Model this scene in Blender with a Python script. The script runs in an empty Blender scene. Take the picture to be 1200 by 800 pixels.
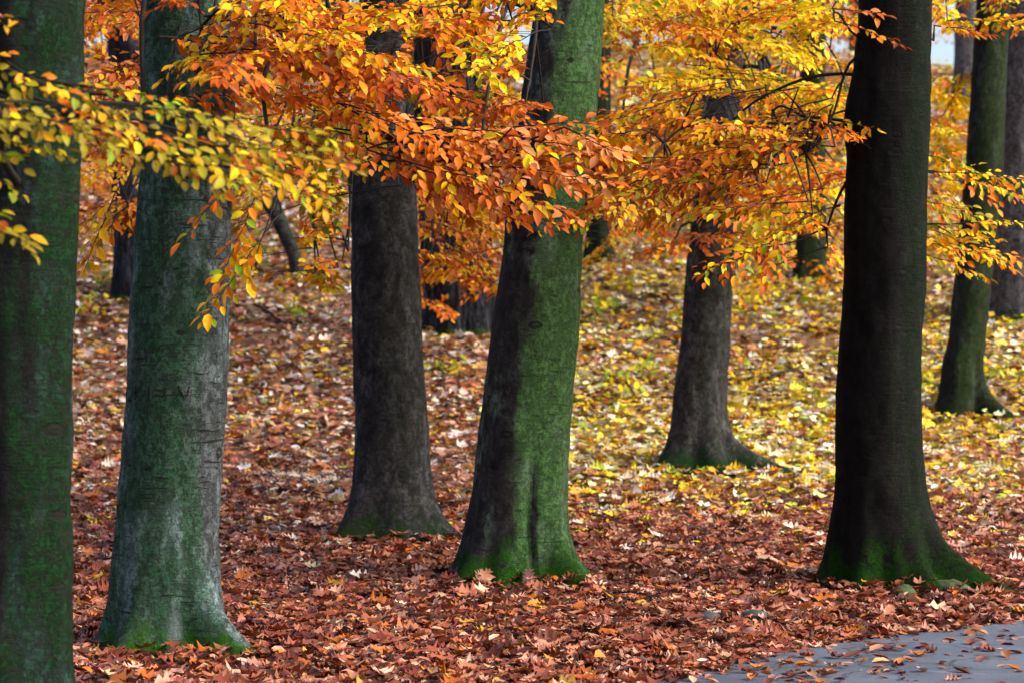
import bpy, math, random
import numpy as np
from mathutils import Vector, noise

rng = np.random.default_rng(11)
random.seed(11)
C = bpy.context.scene.collection
R = math.radians

# ------------------------------------------------------------------ camera
F = 2833.0                      # focal length in photo pixels (1200 wide) = 85 mm on 36 mm
CAMZ = 1.6
PITCH = math.atan(37 / F)
cam_d = bpy.data.cameras.new('camera')
cam = bpy.data.objects.new('camera', cam_d); C.objects.link(cam)
cam.location = (0, 0, CAMZ); cam.rotation_euler = (R(90) + PITCH, 0, 0)
cam_d.lens = 85; cam_d.sensor_width = 36; cam_d.clip_end = 1000; cam_d.clip_start = 0.1
cam_d.dof.use_dof = True; cam_d.dof.focus_distance = 14.2; cam_d.dof.aperture_fstop = 3.0
bpy.context.scene.camera = cam

def ray(px, py):
    u = (px - 600) / F; v = (400 - py) / F
    dy = math.cos(PITCH) - v * math.sin(PITCH); dz = math.sin(PITCH) + v * math.cos(PITCH)
    return u / dy, dz / dy       # X and Z slope per metre of Y
def at(px, py, D):
    a, b = ray(px, py)
    return np.array((a * D, D, CAMZ + b * D))
def pix(P):
    P = np.asarray(P, float)
    y = P[..., 1]; z = P[..., 2] - CAMZ
    cy = y * math.cos(PITCH) + z * math.sin(PITCH); cz = -y * math.sin(PITCH) + z * math.cos(PITCH)
    return 600 + F * P[..., 0] / cy, 400 - F * cz / cy

# ------------------------------------------------------------------ terrain
_py = [-300, 0, 13, 16, 19, 22, 24, 26, 28, 30, 32, 34, 36, 40, 44, 50, 56, 60, 70, 120, 400]
_pz = [0, 0, 0, .09, .2, .36, .5, .68, .95, 1.42, 1.92, 2.42, 2.9, 4.1, 5.4, 7.3, 9.0, 9.7, 10.1, 10.6, 11]
_ty = np.arange(-300, 400, .25)
_k = np.exp(-.5 * (np.arange(-12, 13) * .25 / 1.0) ** 2); _k /= _k.sum()
_tz = np.convolve(np.pad(np.interp(_ty, _py, _pz), 12, mode='edge'), _k, 'valid')
def sstep(a, b, x):
    t = np.clip((x - a) / (b - a), 0, 1); return t * t * (3 - 2 * t)
def H(X, Y):
    X = np.asarray(X, float); Y = np.asarray(Y, float)
    z = np.interp(Y, _ty, _tz)
    z = z - .7 * sstep(5, 13, X) * sstep(44, 58, Y)
    a = .012 + .10 * sstep(18, 36, Y)
    n = np.sin(.9 * X + 1.3 * np.sin(.37 * Y)) * np.sin(.71 * Y + 1.7) + .5 * np.sin(2.1 * X - .9 * Y + .4) * np.sin(1.7 * Y + .8 * X)
    return z + a * n
def hit(px, py):
    a, b = ray(px, py); Y = 9.0
    while Y < 120 and CAMZ + b * Y > H(a * Y, Y): Y += .02
    return np.array((a * Y, Y, CAMZ + b * Y))

# ------------------------------------------------------------------ path edge (far side of the path, forest edge)
EDGE = np.array([(-30, -14), (-14, -5), (-8, 0), (-4.6, 4), (-2, 8), (-.7, 10.9), (.86, 12.5), (1.4, 13.4), (2.08, 14.2), (2.68, 14.65), (3.32, 15.0), (5.5, 15.9), (9, 17.0), (16, 18.8), (40, 24)], float)
def catmull(P, n):
    out = []
    for i in range(len(P) - 1):
        p0 = P[max(i - 1, 0)]; p1 = P[i]; p2 = P[i + 1]; p3 = P[min(i + 2, len(P) - 1)]
        for k in range(n):
            t = k / n
            out.append(.5 * ((2 * p1) + (-p0 + p2) * t + (2 * p0 - 5 * p1 + 4 * p2 - p3) * t * t + (-p0 + 3 * p1 - 3 * p2 + p3) * t ** 3))
    out.append(P[-1]); return np.array(out)
EDGEF = catmull(EDGE, 16)
def edge_dist(X, Y):
    """signed distance to the forest edge of the path: >0 in the forest, <0 on the path side"""
    X = np.atleast_1d(np.asarray(X, float)); Y = np.atleast_1d(np.asarray(Y, float))
    best = np.full(X.shape, 1e9); sg = np.ones(X.shape)
    for i in range(len(EDGEF) - 1):
        a = EDGEF[i]; d = EDGEF[i + 1] - a; L2 = d @ d
        t = np.clip(((X - a[0]) * d[0] + (Y - a[1]) * d[1]) / L2, 0, 1)
        ex = X - a[0] - t * d[0]; ey = Y - a[1] - t * d[1]
        q = ex * ex + ey * ey; m = q < best
        best = np.where(m, q, best); sg = np.where(m, np.sign(d[0] * ey - d[1] * ex), sg)
    return np.sqrt(best) * sg

# ------------------------------------------------------------------ mesh helpers
def mesh_np(name, V, faces_idx, counts, mat, parent=None, col=None, smooth=True, origin=None):
    """link one mesh from numpy arrays; faces_idx is the flat loop list, counts the face sizes"""
    if origin is not None: V = V - np.asarray(origin)
    me = bpy.data.meshes.new(name)
    me.vertices.add(len(V)); me.vertices.foreach_set('co', np.ascontiguousarray(V, np.float32).ravel())
    me.loops.add(len(faces_idx)); me.loops.foreach_set('vertex_index', np.ascontiguousarray(faces_idx, np.int32))
    me.polygons.add(len(counts))
    st = np.zeros(len(counts), np.int32); st[1:] = np.cumsum(counts)[:-1]
    me.polygons.foreach_set('loop_start', st)
    if col is not None:
        at_ = me.attributes.new('tint', 'FLOAT_COLOR', 'POINT')
        c4 = np.ones((len(V), 4), np.float32); c4[:, :3] = col
        at_.data.foreach_set('color', c4.ravel())
    me.update(calc_edges=True)
    if not smooth:
        me.shade_flat()
    else:
        me.shade_smooth()
    for m in (mat if isinstance(mat, (list, tuple)) else [mat]): me.materials.append(m)
    o = bpy.data.objects.new(name, me); C.objects.link(o)
    if parent is not None: o.parent = parent
    return o
def tag(o, label=None, cat=None, group=None, kind=None):
    if label: o['label'] = label
    if cat: o['category'] = cat
    if group: o['group'] = group
    if kind: o['kind'] = kind
    return o
def empty(name, loc):
    o = bpy.data.objects.new(name, None); C.objects.link(o); o.location = tuple(loc); o.empty_display_size = .2
    return o

class Tubes:
    def __init__(s): s.V = []; s.F = []; s.n = 0
    def add(s, pts, r0, r1, k=5, cap=True):
        pts = np.asarray(pts, float); m = len(pts)
        T = np.gradient(pts, axis=0); T /= np.linalg.norm(T, axis=1)[:, None] + 1e-9
        up = np.array((0.13, .21, 1.0)); A = np.cross(T, up); A /= np.linalg.norm(A, axis=1)[:, None] + 1e-9
        B = np.cross(T, A); th = np.arange(k) * 2 * math.pi / k
        r = np.linspace(r0, r1, m)[:, None, None]
        V = pts[:, None] + r * (np.cos(th)[None, :, None] * A[:, None] + np.sin(th)[None, :, None] * B[:, None])
        s.V.append(V.reshape(-1, 3)); i = np.arange(m - 1)[:, None] * k; j = np.arange(k)[None]; j2 = (j + 1) % k
        s.F.append((np.stack([i + j, i + j2, i + k + j2, i + k + j], -1).reshape(-1, 4) + s.n))
        s.n += m * k
    def build(s, name, mat, parent=None, origin=None):
        V = np.concatenate(s.V); Fq = np.concatenate(s.F)
        return mesh_np(name, V, Fq.ravel(), np.full(len(Fq), 4), mat, parent, None, True, origin)

# leaf templates: x across, y along (length 1, petiole at 0), z up
def beech_template(nst=3, curl=.16, fold=.14):
    ts = [.22, .52, .8] if nst == 3 else ([.3, .72] if nst == 2 else [.5])
    ws = [.18, .26, .165] if nst == 3 else ([.24, .21] if nst == 2 else [.26])
    V = [(0, 0, 0), (0, 1, -curl)]
    for t, w in zip(ts, ws):
        zc = -curl * t * t
        V += [(0, t, zc), (-w, t, zc + fold * w * 2.2), (w, t, zc + fold * w * 2.2)]
    Fs = []; n = len(ts)
    m = lambda i: 2 + 3 * i
    Fs += [(0, m(0) + 1, m(0))[::-1], (0, m(0), m(0) + 2)[::-1]]
    for i in range(n - 1):
        Fs += [(m(i), m(i) + 1, m(i + 1) + 1, m(i + 1))[::-1], (m(i) + 2, m(i), m(i + 1), m(i + 1) + 2)[::-1]]
    Fs += [(m(n - 1), m(n - 1) + 1, 1)[::-1], (m(n - 1) + 2, m(n - 1), 1)[::-1]]
    return np.array(V, float), Fs
def oak_template(lobes, rs, curl, jag):
    """pointed-lobed leaf (red oak / maple): fan of a mid rib and a jagged outline, cupped and waved"""
    r_ = np.random.default_rng(rs)
    side = [(.03, .0)]
    for i in range(lobes):
        t = .12 + .80 * (i + .5) / lobes
        w = .46 * math.sin(math.pi * min(1, .22 + .75 * t)) * (1 + .15 * r_.standard_normal())
        side.append((w * jag, t - .07)); side.append((w, t + .06 + .07 * (i / lobes)))
    side.append((.06, .93))
    out = [(x, y) for x, y in side] + [(0, 1.03)] + [(-x * (1 + .1 * r_.standard_normal()), y) for x, y in side[::-1]]
    rib = [(0, .25), (0, .55), (0, .8)]
    V = [(x, y) for x, y in out] + rib
    V = np.array([(x, y, 0) for x, y in V], float)
    ph = r_.uniform(0, 6, 4)
    V[:, 2] = curl * (1.5 * V[:, 0] ** 2 + .6 * (V[:, 1] - .45) ** 2) * (1.3) + .035 * np.sin(9 * V[:, 0] + ph[0]) + .045 * np.sin(7 * V[:, 1] + ph[1])
    n = len(out); Fs = []
    def ribof(y): return n + (0 if y < .4 else 1 if y < .68 else 2)
    for i in range(n):
        j = (i + 1) % n
        a = ribof(V[i, 1]); b = ribof(V[j, 1])
        Fs.append((i, j, a) if a == b else (i, j, b, a))
    return V, Fs

def place_leaves(groups, name, mat, parent=None, origin=None):
    """groups: list of (template, pos(N,3), Rm(N,3,3), scale(N), colour(N,3))"""
    VV = []; LL = []; CC = []; KK = []; base = 0
    for (TV, TF), P, Rm, S, K in groups:
        N = len(P)
        if N == 0: continue
        V = np.einsum('nij,vj->nvi', Rm, TV) * S[:, None, None] + P[:, None]
        nv = len(TV); flat = np.concatenate([np.array(f) for f in TF]); cnt = np.array([len(f) for f in TF])
        L = flat[None] + (np.arange(N) * nv)[:, None] + base
        VV.append(V.reshape(-1, 3)); LL.append(L.ravel()); CC.append(np.tile(cnt, N)); KK.append(np.repeat(K, nv, axis=0)); base += N * nv
    return mesh_np(name, np.concatenate(VV), np.concatenate(LL), np.concatenate(CC), mat, parent, np.concatenate(KK), True, origin)
def frames(yv, zv):
    """rotation matrices whose columns are x, y(along), z(normal)"""
    y = yv / (np.linalg.norm(yv, axis=1)[:, None] + 1e-9)
    z = zv - (zv * y).sum(1)[:, None] * y; z /= np.linalg.norm(z, axis=1)[:, None] + 1e-9
    return np.stack([np.cross(y, z), y, z], -1)
def pick(pal, n, jit=.16):
    cols = np.array([p[0] for p in pal]); w = np.array([p[1] for p in pal], float); w /= w.sum()
    c = cols[rng.choice(len(pal), n, p=w)]
    return np.clip(c * np.exp(jit * rng.standard_normal((n, 1))) * np.exp(.06 * rng.standard_normal((n, 3))), .004, .85)

# ------------------------------------------------------------------ materials
def new_mat(name):
    m = bpy.data.materials.new(name); m.use_nodes = True; nt = m.node_tree
    for n in list(nt.nodes): nt.nodes.remove(n)
    out = nt.nodes.new('ShaderNodeOutputMaterial')
    return m, nt, out
class N_:
    """tiny node graph helper"""
    def __init__(s, nt): s.nt = nt
    def n(s, typ, ins=None, **kw):
        nd = s.nt.nodes.new(typ)
        for k, v in kw.items(): setattr(nd, k, v)
        for k, v in (ins or {}).items():
            if hasattr(v, 'bl_idname') and 'Socket' in v.bl_idname or isinstance(v, bpy.types.NodeSocket): s.nt.links.new(v, nd.inputs[k])
            else: nd.inputs[k].default_value = v
        return nd
    def math(s, op, a, b=0.0, clamp=False):
        return s.n('ShaderNodeMath', {0: a, 1: b}, operation=op, use_clamp=clamp).outputs[0]
    def rng(s, v, a, b, c=0.0, d=1.0, smooth=True):
        return s.n('ShaderNodeMapRange', {'Value': v, 'From Min': a, 'From Max': b, 'To Min': c, 'To Max': d}, interpolation_type='SMOOTHSTEP' if smooth else 'LINEAR', clamp=True).outputs[0]
    def mix(s, f, a, b):
        nd = s.nt.nodes.new('ShaderNodeMix'); nd.data_type = 'RGBA'
        for idx, v in ((0, f), (6, a), (7, b)):
            if isinstance(v, bpy.types.NodeSocket): s.nt.links.new(v, nd.inputs[idx])
            else: nd.inputs[idx].default_value = v if idx == 0 else (*v, 1)
        return nd.outputs[2]
    def scale(s, vec, sc):
        return s.n('ShaderNodeVectorMath', {0: vec, 1: sc}, operation='MULTIPLY').outputs[0]
    def noise(s, vec, scale, detail=4, rough=.55, dist=0.0):
        return s.n('ShaderNodeTexNoise', {'Vector': vec, 'Scale': scale, 'Detail': detail, 'Roughness': rough, 'Distortion': dist}).outputs['Fac']

def leaf_material(name, trans, rough, spec):
    m, nt, out = new_mat(name); g = N_(nt)
    a = g.n('ShaderNodeAttribute', attribute_name='tint').outputs['Color']
    tc = g.n('ShaderNodeTexCoord').outputs['Object']
    bl = g.rng(g.noise(tc, 55, 3), .56, .72)
    col = g.mix(g.math('MULTIPLY', bl, .35), a, (.16, .06, .02))
    p = g.n('ShaderNodeBsdfPrincipled', {'Base Color': col, 'Roughness': rough, 'Specular IOR Level': spec})
    sat = g.n('ShaderNodeHueSaturation', {'Saturation': 1.1, 'Value': 1.0, 'Color': col}).outputs[0]
    t = g.n('ShaderNodeBsdfTranslucent', {'Color': sat})
    mx = g.n('ShaderNodeMixShader', {0: trans, 1: p.outputs[0], 2: t.outputs[0]})
    nt.links.new(mx.outputs[0], out.inputs[0]); return m
M_LEAF = leaf_material('autumn_leaf', .30, .5, .14)
M_LITTER = leaf_material('dry_leaf', .08, .42, .4)

def bark_material(name, c1, c2, algae=(.03, .075, .022), am=.8, adir=0, awid=(0.0, .55), moss=.25, pale=(.16, .18, .19), pm=.5, wr=1.0, dk=1.0, rough_bark=False, mossc=(.05, .13, .012), streak=.0):
    m, nt, out = new_mat(name); g = N_(nt)
    tc = g.n('ShaderNodeTexCoord'); P = tc.outputs['Object']; Nn = tc.outputs['Normal']
    z = g.n('ShaderNodeSeparateXYZ', {0: P}).outputs[2]
    big = g.noise(g.scale(P, (1, 1, .45)), 3.2, 6, .6)
    med = g.noise(g.scale(P, (1, 1, .7)), 11, 6, .65)
    fine = g.noise(P, 75, 4, .7)
    col = g.mix(g.rng(med, .32, .68), c1, c2)
    pl = g.math('MULTIPLY', g.rng(big, .5, .62), g.rng(med, .40, .58))
    col = g.mix(g.math('MULTIPLY', pl, pm), col, pale)
    # algae on the weather side
    d = g.n('ShaderNodeVectorMath', {0: Nn, 1: (math.cos(R(adir)), math.sin(R(adir)), 0)}, operation='DOT_PRODUCT').outputs['Value']
    dn = g.math('ADD', d, g.math('MULTIPLY', g.math('SUBTRACT', g.noise(g.scale(P, (1, 1, .22)), 5, 5, .6), .5), 1.3))
    am_ = g.math('MULTIPLY', g.rng(dn, awid[0], awid[1]), g.rng(g.noise(P, 24, 5, .7), .25, .62, .45, 1))
    al = g.mix(g.rng(fine, .35, .65), algae, tuple(min(1, c * 1.7) for c in algae))
    col = g.mix(g.math('MULTIPLY', am_, am), col, al)
    col = g.mix(g.math('MULTIPLY', g.math('MULTIPLY', g.rng(g.noise(g.scale(P, (1, 1, .35)), 6, 6, .65), .5, .64), am_), pm * .75), col, pale)
    if streak:
        st = g.rng(g.noise(g.scale(P, (1, 1, .05)), 10, 4, .6, .3), .52, .66)
        col = g.mix(g.math('MULTIPLY', st, streak), col, (.02, .018, .018))
    # horizontal wrinkles and dark lenticels
    wn = g.noise(g.scale(P, (4, 4, 38)), 1, 4, .65, .5)
    wl = g.math('MULTIPLY', g.rng(wn, .57, .64), g.rng(g.noise(g.scale(P, (3, 3, 2.2)), 1.0, 3), .42, .54))
    vo = g.n('ShaderNodeTexVoronoi', {'Vector': g.scale(P, (8, 8, 15)), 'Scale': 1.0, 'Randomness': 1.0})
    vc = g.n('ShaderNodeSeparateColor', {0: vo.outputs['Color']}).outputs[0]
    ln = g.math('MULTIPLY', g.rng(vo.outputs['Distance'], .30, .12), g.rng(vc, .62, .66))
    vo2 = g.n('ShaderNodeTexVoronoi', {'Vector': g.scale(P, (3.4, 3.4, 6.0)), 'Scale': 1.0, 'Randomness': 1.0})
    vc2 = g.n('ShaderNodeSeparateColor', {0: vo2.outputs['Color']}).outputs[1]
    dd = g.math('ADD', vo2.outputs['Distance'], g.math('MULTIPLY', g.math('SUBTRACT', med, .5), .22))
    eye = g.math('MULTIPLY', g.math('MULTIPLY', g.rng(dd, .22, .17), g.rng(dd, .06, .13, .45, 1)), g.rng(vc2, .50, .52))
    dark = g.math('MAXIMUM', g.math('MULTIPLY', wl, .7 * wr), g.math('MAXIMUM', g.math('MULTIPLY', ln, .7), g.math('MULTIPLY', eye, .9)))
    mot = g.math('MAXIMUM', g.rng(g.noise(g.scale(P, (1, 1, .75)), 30, 6, .75), .51, .56), g.math('MULTIPLY', g.rng(g.noise(g.scale(P, (1, 1, .55)), 9, 6, .75), .53, .57), .85))
    dark = g.math('MAXIMUM', dark, g.math('MULTIPLY', mot, .7 * dk))
    sp = g.rng(g.noise(g.scale(P, (1, 1, .8)), 95, 3, .7), .55, .62)
    dark = g.math('MAXIMUM', dark, g.math('MULTIPLY', sp, .6 * dk))
    h = g.math('ADD', g.math('MULTIPLY', fine, .35), g.math('MULTIPLY', wn, .8 * wr))
    h = g.math('SUBTRACT', h, g.math('MULTIPLY', dark, .6))
    h = g.math('ADD', h, g.math('MULTIPLY', med, .8))
    strength, dist = .95, .016
    if rough_bark:
        rb = g.noise(g.scale(P, (9, 9, 1.3)), 1.0, 5, .6, .6)
        rg = g.math('ABSOLUTE', g.math('SUBTRACT', rb, .5))
        cr = g.rng(rg, .07, .015)
        dark = g.math('MAXIMUM', g.math('MULTIPLY', cr, .95), g.math('MULTIPLY', mot, .3))
        h = g.math('ADD', g.math('MULTIPLY', g.rng(rg, 0, .12), 2.0), g.math('MULTIPLY', fine, .3)); strength, dist = .9, .03
    col = g.mix(dark, col, (.010, .010, .009))
    # moss cushion at the root collar
    mn = g.math('ADD', z, g.math('MULTIPLY', g.math('SUBTRACT', g.noise(g.scale(P, (1, 1, .6)), 5.5, 5, .6), .5), moss * 2.6))
    mm = g.rng(mn, moss * 1.0, moss * .15)
    mm = g.math('MULTIPLY', mm, g.rng(g.math('ADD', g.noise(P, 13, 6, .7), g.math('MULTIPLY', g.rng(z, moss * .45, 0), .35)), .40, .54))
    mc = g.mix(g.rng(g.noise(P, 60, 3, .7), .35, .65), tuple(c * .45 for c in mossc), mossc)
    col = g.mix(g.math('MULTIPLY', mm, .93), col, mc)
    h = g.math('ADD', h, g.math('MULTIPLY', g.math('MULTIPLY', mm, g.noise(P, 120, 3, .8)), 1.6))
    b = g.n('ShaderNodeBump', {'Height': h, 'Strength': strength, 'Distance': dist})
    p = g.n('ShaderNodeBsdfPrincipled', {'Base Color': col, 'Roughness': .8, 'Specular IOR Level': .07, 'Normal': b.outputs[0]})
    nt.links.new(p.outputs[0], out.inputs[0]); return m

def plain(name, c, rough=.8, var=.4, sc=30, bump=.3):
    m, nt, out = new_mat(name); g = N_(nt)
    P = g.n('ShaderNodeTexCoord').outputs['Object']; nz = g.noise(P, sc, 6, .65)
    col = g.mix(g.rng(nz, .3, .7), tuple(x * (1 - var) for x in c), tuple(x * (1 + var) for x in c))
    b = g.n('ShaderNodeBump', {'Height': nz, 'Strength': bump, 'Distance': .01})
    p = g.n('ShaderNodeBsdfPrincipled', {'Base Color': col, 'Roughness': rough, 'Specular IOR Level': .3, 'Normal': b.outputs[0]})
    nt.links.new(p.outputs[0], out.inputs[0]); return m
M_TWIG = plain('twig_bark', (.010, .0075, .0065), .8, .4, 40)
M_CARVE = plain('carved_scar', (.012, .011, .010), .9, .3, 60)
M_STONE = plain('mossy_stone', (.035, .055, .02), .9, .7, 14, .6)
M_GREYSTONE = plain('dark_stone', (.05, .055, .055), .7, .5, 18, .5)

def ground_material():
    m, nt, out = new_mat('leafy_ground'); g = N_(nt)
    P = g.n('ShaderNodeTexCoord').outputs['Object']
    v = g.n('ShaderNodeTexVoronoi', {'Vector': P, 'Scale': 11.0}); 
    sep = g.n('ShaderNodeSeparateColor', {0: v.outputs['Color']})
    c = g.mix(g.rng(sep.outputs[0], .2, .8), (.025, .010, .007), (.08, .03, .015))  # darkened to paint the shade in crevices between the leaves
    c = g.mix(g.math('MULTIPLY', g.rng(sep.outputs[1], .6, .8), .7), c, (.26, .14, .07))
    y = g.n('ShaderNodeSeparateXYZ', {0: P}).outputs[1]
    far = g.rng(y, 24, 40)
    c = g.mix(g.math('MULTIPLY', far, g.math('MULTIPLY', g.rng(sep.outputs[2], .2, .7), .6)), c, (.36, .21, .06))
    h = g.math('ADD', sep.outputs[0], g.noise(P, 30, 4))
    b = g.n('ShaderNodeBump', {'Height': h, 'Strength': .8, 'Distance': .03})
    p = g.n('ShaderNodeBsdfPrincipled', {'Base Color': c, 'Roughness': .8, 'Normal': b.outputs[0]})
    nt.links.new(p.outputs[0], out.inputs[0]); return m
def asphalt_material():
    m, nt, out = new_mat('asphalt'); g = N_(nt)
    P = g.n('ShaderNodeTexCoord').outputs['Object']
    big = g.noise(P, 1.3, 5, .6); agg = g.noise(P, 75, 4, .8); md = g.noise(P, 14, 5, .6)
    c = g.mix(g.rng(big, .35, .65), (.060, .078, .112), (.092, .112, .148))  # blue tint puts the reflected sky into the asphalt colour
    c = g.mix(g.math('MULTIPLY', g.rng(agg, .5, .72), .6), c, (.17, .18, .20))
    ck = g.n('ShaderNodeTexVoronoi', {'Vector': g.n('ShaderNodeVectorMath', {0: P, 1: g.scale(g.n('ShaderNodeTexNoise', {'Vector': P, 'Scale': 2.5, 'Detail': 5.0}).outputs['Color'], (.5, .5, .5))}, operation='ADD').outputs[0], 'Scale': .8}, feature='DISTANCE_TO_EDGE').outputs['Distance']
    c = g.mix(g.math('MULTIPLY', g.rng(ck, .012, .003), .8), c, (.015, .014, .014))
    c = g.mix(g.math('MULTIPLY', g.rng(g.noise(P, 4, 5, .7), .52, .68), .55), c, (.05, .038, .028))
    c = g.mix(g.math('MULTIPLY', g.rng(md, .55, .72), .5), c, (.055, .055, .06))
    b = g.n('ShaderNodeBump', {'Height': g.math('ADD', agg, g.math('MULTIPLY', md, .6)), 'Strength': .8, 'Distance': .008})
    p = g.n('ShaderNodeBsdfPrincipled', {'Base Color': c, 'Roughness': g.rng(big, .3, .7, .42, .62), 'Specular IOR Level': .5, 'Normal': b.outputs[0]})
    nt.links.new(p.outputs[0], out.inputs[0]); return m

# ------------------------------------------------------------------ ground and path
def grid_obj(name, xs, ys, mat, dz=0.0):
    XX, YY = np.meshgrid(xs, ys); V = np.stack([XX, YY, H(XX, YY) + dz], -1).reshape(-1, 3)
    nx, ny = len(xs), len(ys); i = np.arange(nx - 1)[None]; j = np.arange(ny - 1)[:, None] * nx
    Fq = np.stack([j + i, j + i + 1, j + nx + i + 1, j + nx + i], -1).reshape(-1, 4)
    return mesh_np(name, V, Fq.ravel(), np.full(len(Fq), 4), mat)
xs = np.concatenate([np.linspace(-250, -32, 24), np.arange(-30, 30.1, .4), np.linspace(32, 250, 24)])
ys = np.concatenate([np.linspace(-120, -10, 14), np.arange(-8, 75, .4), np.linspace(76, 380, 40)])
tag(grid_obj('ground', xs, ys, ground_material()), 'leaf covered forest floor rising into a hill behind the trunks', 'ground', kind='structure')
d = np.gradient(EDGEF, axis=0); d /= np.linalg.norm(d, axis=1)[:, None]; nrm = np.stack([d[:, 1], -d[:, 0]], 1)
cols = [0, .25, .8, 1.6, 2.4, 3.2]; V = []
jit = np.array([.05 * math.sin(3.1 * i) + .04 * math.sin(1.3 * i + 1) for i in range(len(EDGEF))])
for c in cols:
    q = EDGEF + nrm * (c + (jit if c == 0 else 0 * jit))[:, None]
    V.append(np.column_stack([q, H(q[:, 0], q[:, 1]) + .014 + .02 * math.sin(c)]))
V = np.stack(V, 1).reshape(-1, 3); k = len(cols); i = np.arange(len(EDGEF) - 1)[:, None] * k; j = np.arange(k - 1)[None]
Fq = np.stack([i + j, i + j + 1, i + k + j + 1, i + k + j], -1).reshape(-1, 4)
PATH = mesh_np('path', V, Fq.ravel(), np.full(len(Fq), 4), asphalt_material())
tag(PATH, 'grey asphalt footpath curving past the lower right of the trees', 'path', kind='structure')

# ------------------------------------------------------------------ trees
TREES = {}
def trunk_profile(rows, base):
    """rows (y, xl, xr) of the outline at the depth of the base -> heights, centre x, radius"""
    hs = []; cx = []; rr = []
    for y, xl, xr in rows:
        a = at(xl, y, base[1]); b = at(xr, y, base[1])
        hs.append(a[2] - base[2]); cx.append((a[0] + b[0]) / 2 - base[0]); rr.append((b[0] - a[0]) / 2)
    o = np.argsort(hs); return np.array(hs)[o], np.array(cx)[o], np.array(rr)[o]
def make_tree(key, base_px, rows, mat, label, roots=(), flutes=(), bulges=(), seed=0, top=12.0, segs=88, group='beech trunks on the leafy slope', name='beech_tree', amp=.017, leany=0.0, ridge=0.0, base_xyz=None, zstep=.045, lobe=.15):
    base = np.array(base_xyz) if base_xyz is not None else hit(*base_px)
    base[2] = H(base[0], base[1])
    root = empty(name, base); tag(root, label, 'tree', group)
    hs, cx, rr = trunk_profile(rows, base)
    sl = (cx[-1] - cx[-3]) / (hs[-1] - hs[-3]) if len(hs) > 3 else 0
    ztop = hs[-1]
    zz = np.concatenate([np.arange(-.4, ztop + .8, zstep), np.arange(ztop + .9, top, .5)])
    ccx = np.interp(zz, hs, cx); crr = np.interp(zz, hs, rr)
    up = zz > ztop; ccx[up] = cx[-1] + sl * .6 * (zz[up] - ztop); crr[up] = rr[-1] * np.clip(1 - .55 * (zz[up] - ztop) / (top - ztop), .3, 1)
    ker = np.exp(-.5 * (np.arange(-6, 7) / 1.4) ** 2); ker /= ker.sum()
    nn = int((zz <= ztop + .8).sum())
    for arr in (ccx, crr):
        arr[:nn] = np.convolve(np.pad(arr[:nn], 6, mode='edge'), ker, 'valid')
    ccy = leany * zz
    th = np.arange(segs) * 2 * math.pi / segs
    r = np.repeat(crr[:, None], segs, 1)
    rs = np.random.default_rng(seed + 100)
    nl = rs.integers(5, 8); ph = rs.uniform(0, 6.28); 
    lob = np.cos(nl * th + ph) * .6 + .5 * np.cos((nl - 2) * th + ph * 2.3) + .3 * np.cos((nl + 3) * th + 1.7 * ph)
    zc = np.clip(zz, 0, None)[:, None]
    r = r * (1 + lobe * lob[None] * np.exp(-zc / .34) + .018 * lob[None] * np.exp(-zc / 1.6))
    def dth(a): return (th - R(a) + math.pi) % (2 * math.pi) - math.pi
    for a, depth, wd, z0, z1 in flutes:
        f = np.exp(-(dth(a) / R(wd)) ** 2)[None] * sstep(z1, z0, zz)[:, None]
        r = r - depth * f
    for a, ext, wd, h in roots:
        r = r + ext * np.exp(-(dth(a)[None] / (R(wd) * (1 + .0 * zc))) ** 2) * np.clip(1 - zc / (h * 1.35), 0, 1) ** 2.6 * 1.25
    for a, zb, ext, wd, hh in bulges:
        r = r + ext * np.exp(-(dth(a) / R(wd)) ** 2)[None] * np.exp(-((zz - zb) / hh) ** 2)[:, None]
    for _ in range(9):     # healed branch scars and swellings
        a = rs.uniform(180, 360); zb = rs.uniform(.3, min(3.2, ztop)); e_ = rs.uniform(-.010, .022); w_ = rs.uniform(8, 20); h_ = rs.uniform(.05, .16)
        r = r + e_ * np.exp(-(dth(a) / R(w_)) ** 2)[None] * np.exp(-((zz - zb) / h_) ** 2)[:, None]
    for i in range(len(zz)):
        for j in range(segs):
            c, s = math.cos(th[j]), math.sin(th[j]); rad = crr[i]
            q = Vector((c * rad * 4 + seed * 7.1, s * rad * 4, zz[i] * 1.7))
            r[i, j] += amp * noise.noise(q) + amp * .45 * noise.noise(q * 3.1) + amp * .22 * noise.noise(Vector((q.x * 5, q.y * 5, q.z * 9)))
            if ridge:
                q2 = Vector((c * 6 + seed + .5 * noise.noise(Vector((c * 2, s * 2, zz[i] * 1.5))), s * 6, zz[i] * 1.1)); r[i, j] += ridge * (abs(noise.noise(q2)) * 2 - .6) * (1 + noise.noise(q2 * 2.3))
    V = np.stack([ccx[:, None] + r * np.cos(th), ccy[:, None] + r * np.sin(th), np.repeat(zz[:, None], segs, 1)], -1)
    n = len(zz); i = np.arange(n - 1)[:, None] * segs; j = np.arange(segs)[None]; j2 = (j + 1) % segs
    Fq = np.stack([i + j, i + j2, i + segs + j2, i + segs + j], -1).reshape(-1, 4)
    tr = mesh_np('trunk', V.reshape(-1, 3), Fq.ravel(), np.full(len(Fq), 4), mat, root)
    def axis(z): return base + np.array((np.interp(z, zz, ccx), np.interp(z, zz, ccy), z))
    def surf(deg, z, off=0.0):
        i = int(np.argmin(abs(zz - z))); rr_ = np.interp(R(deg) % (2 * math.pi), th, r[i]) + off
        return np.array((ccx[i] + rr_ * math.cos(R(deg)), ccy[i] + rr_ * math.sin(R(deg)), z))
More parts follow.
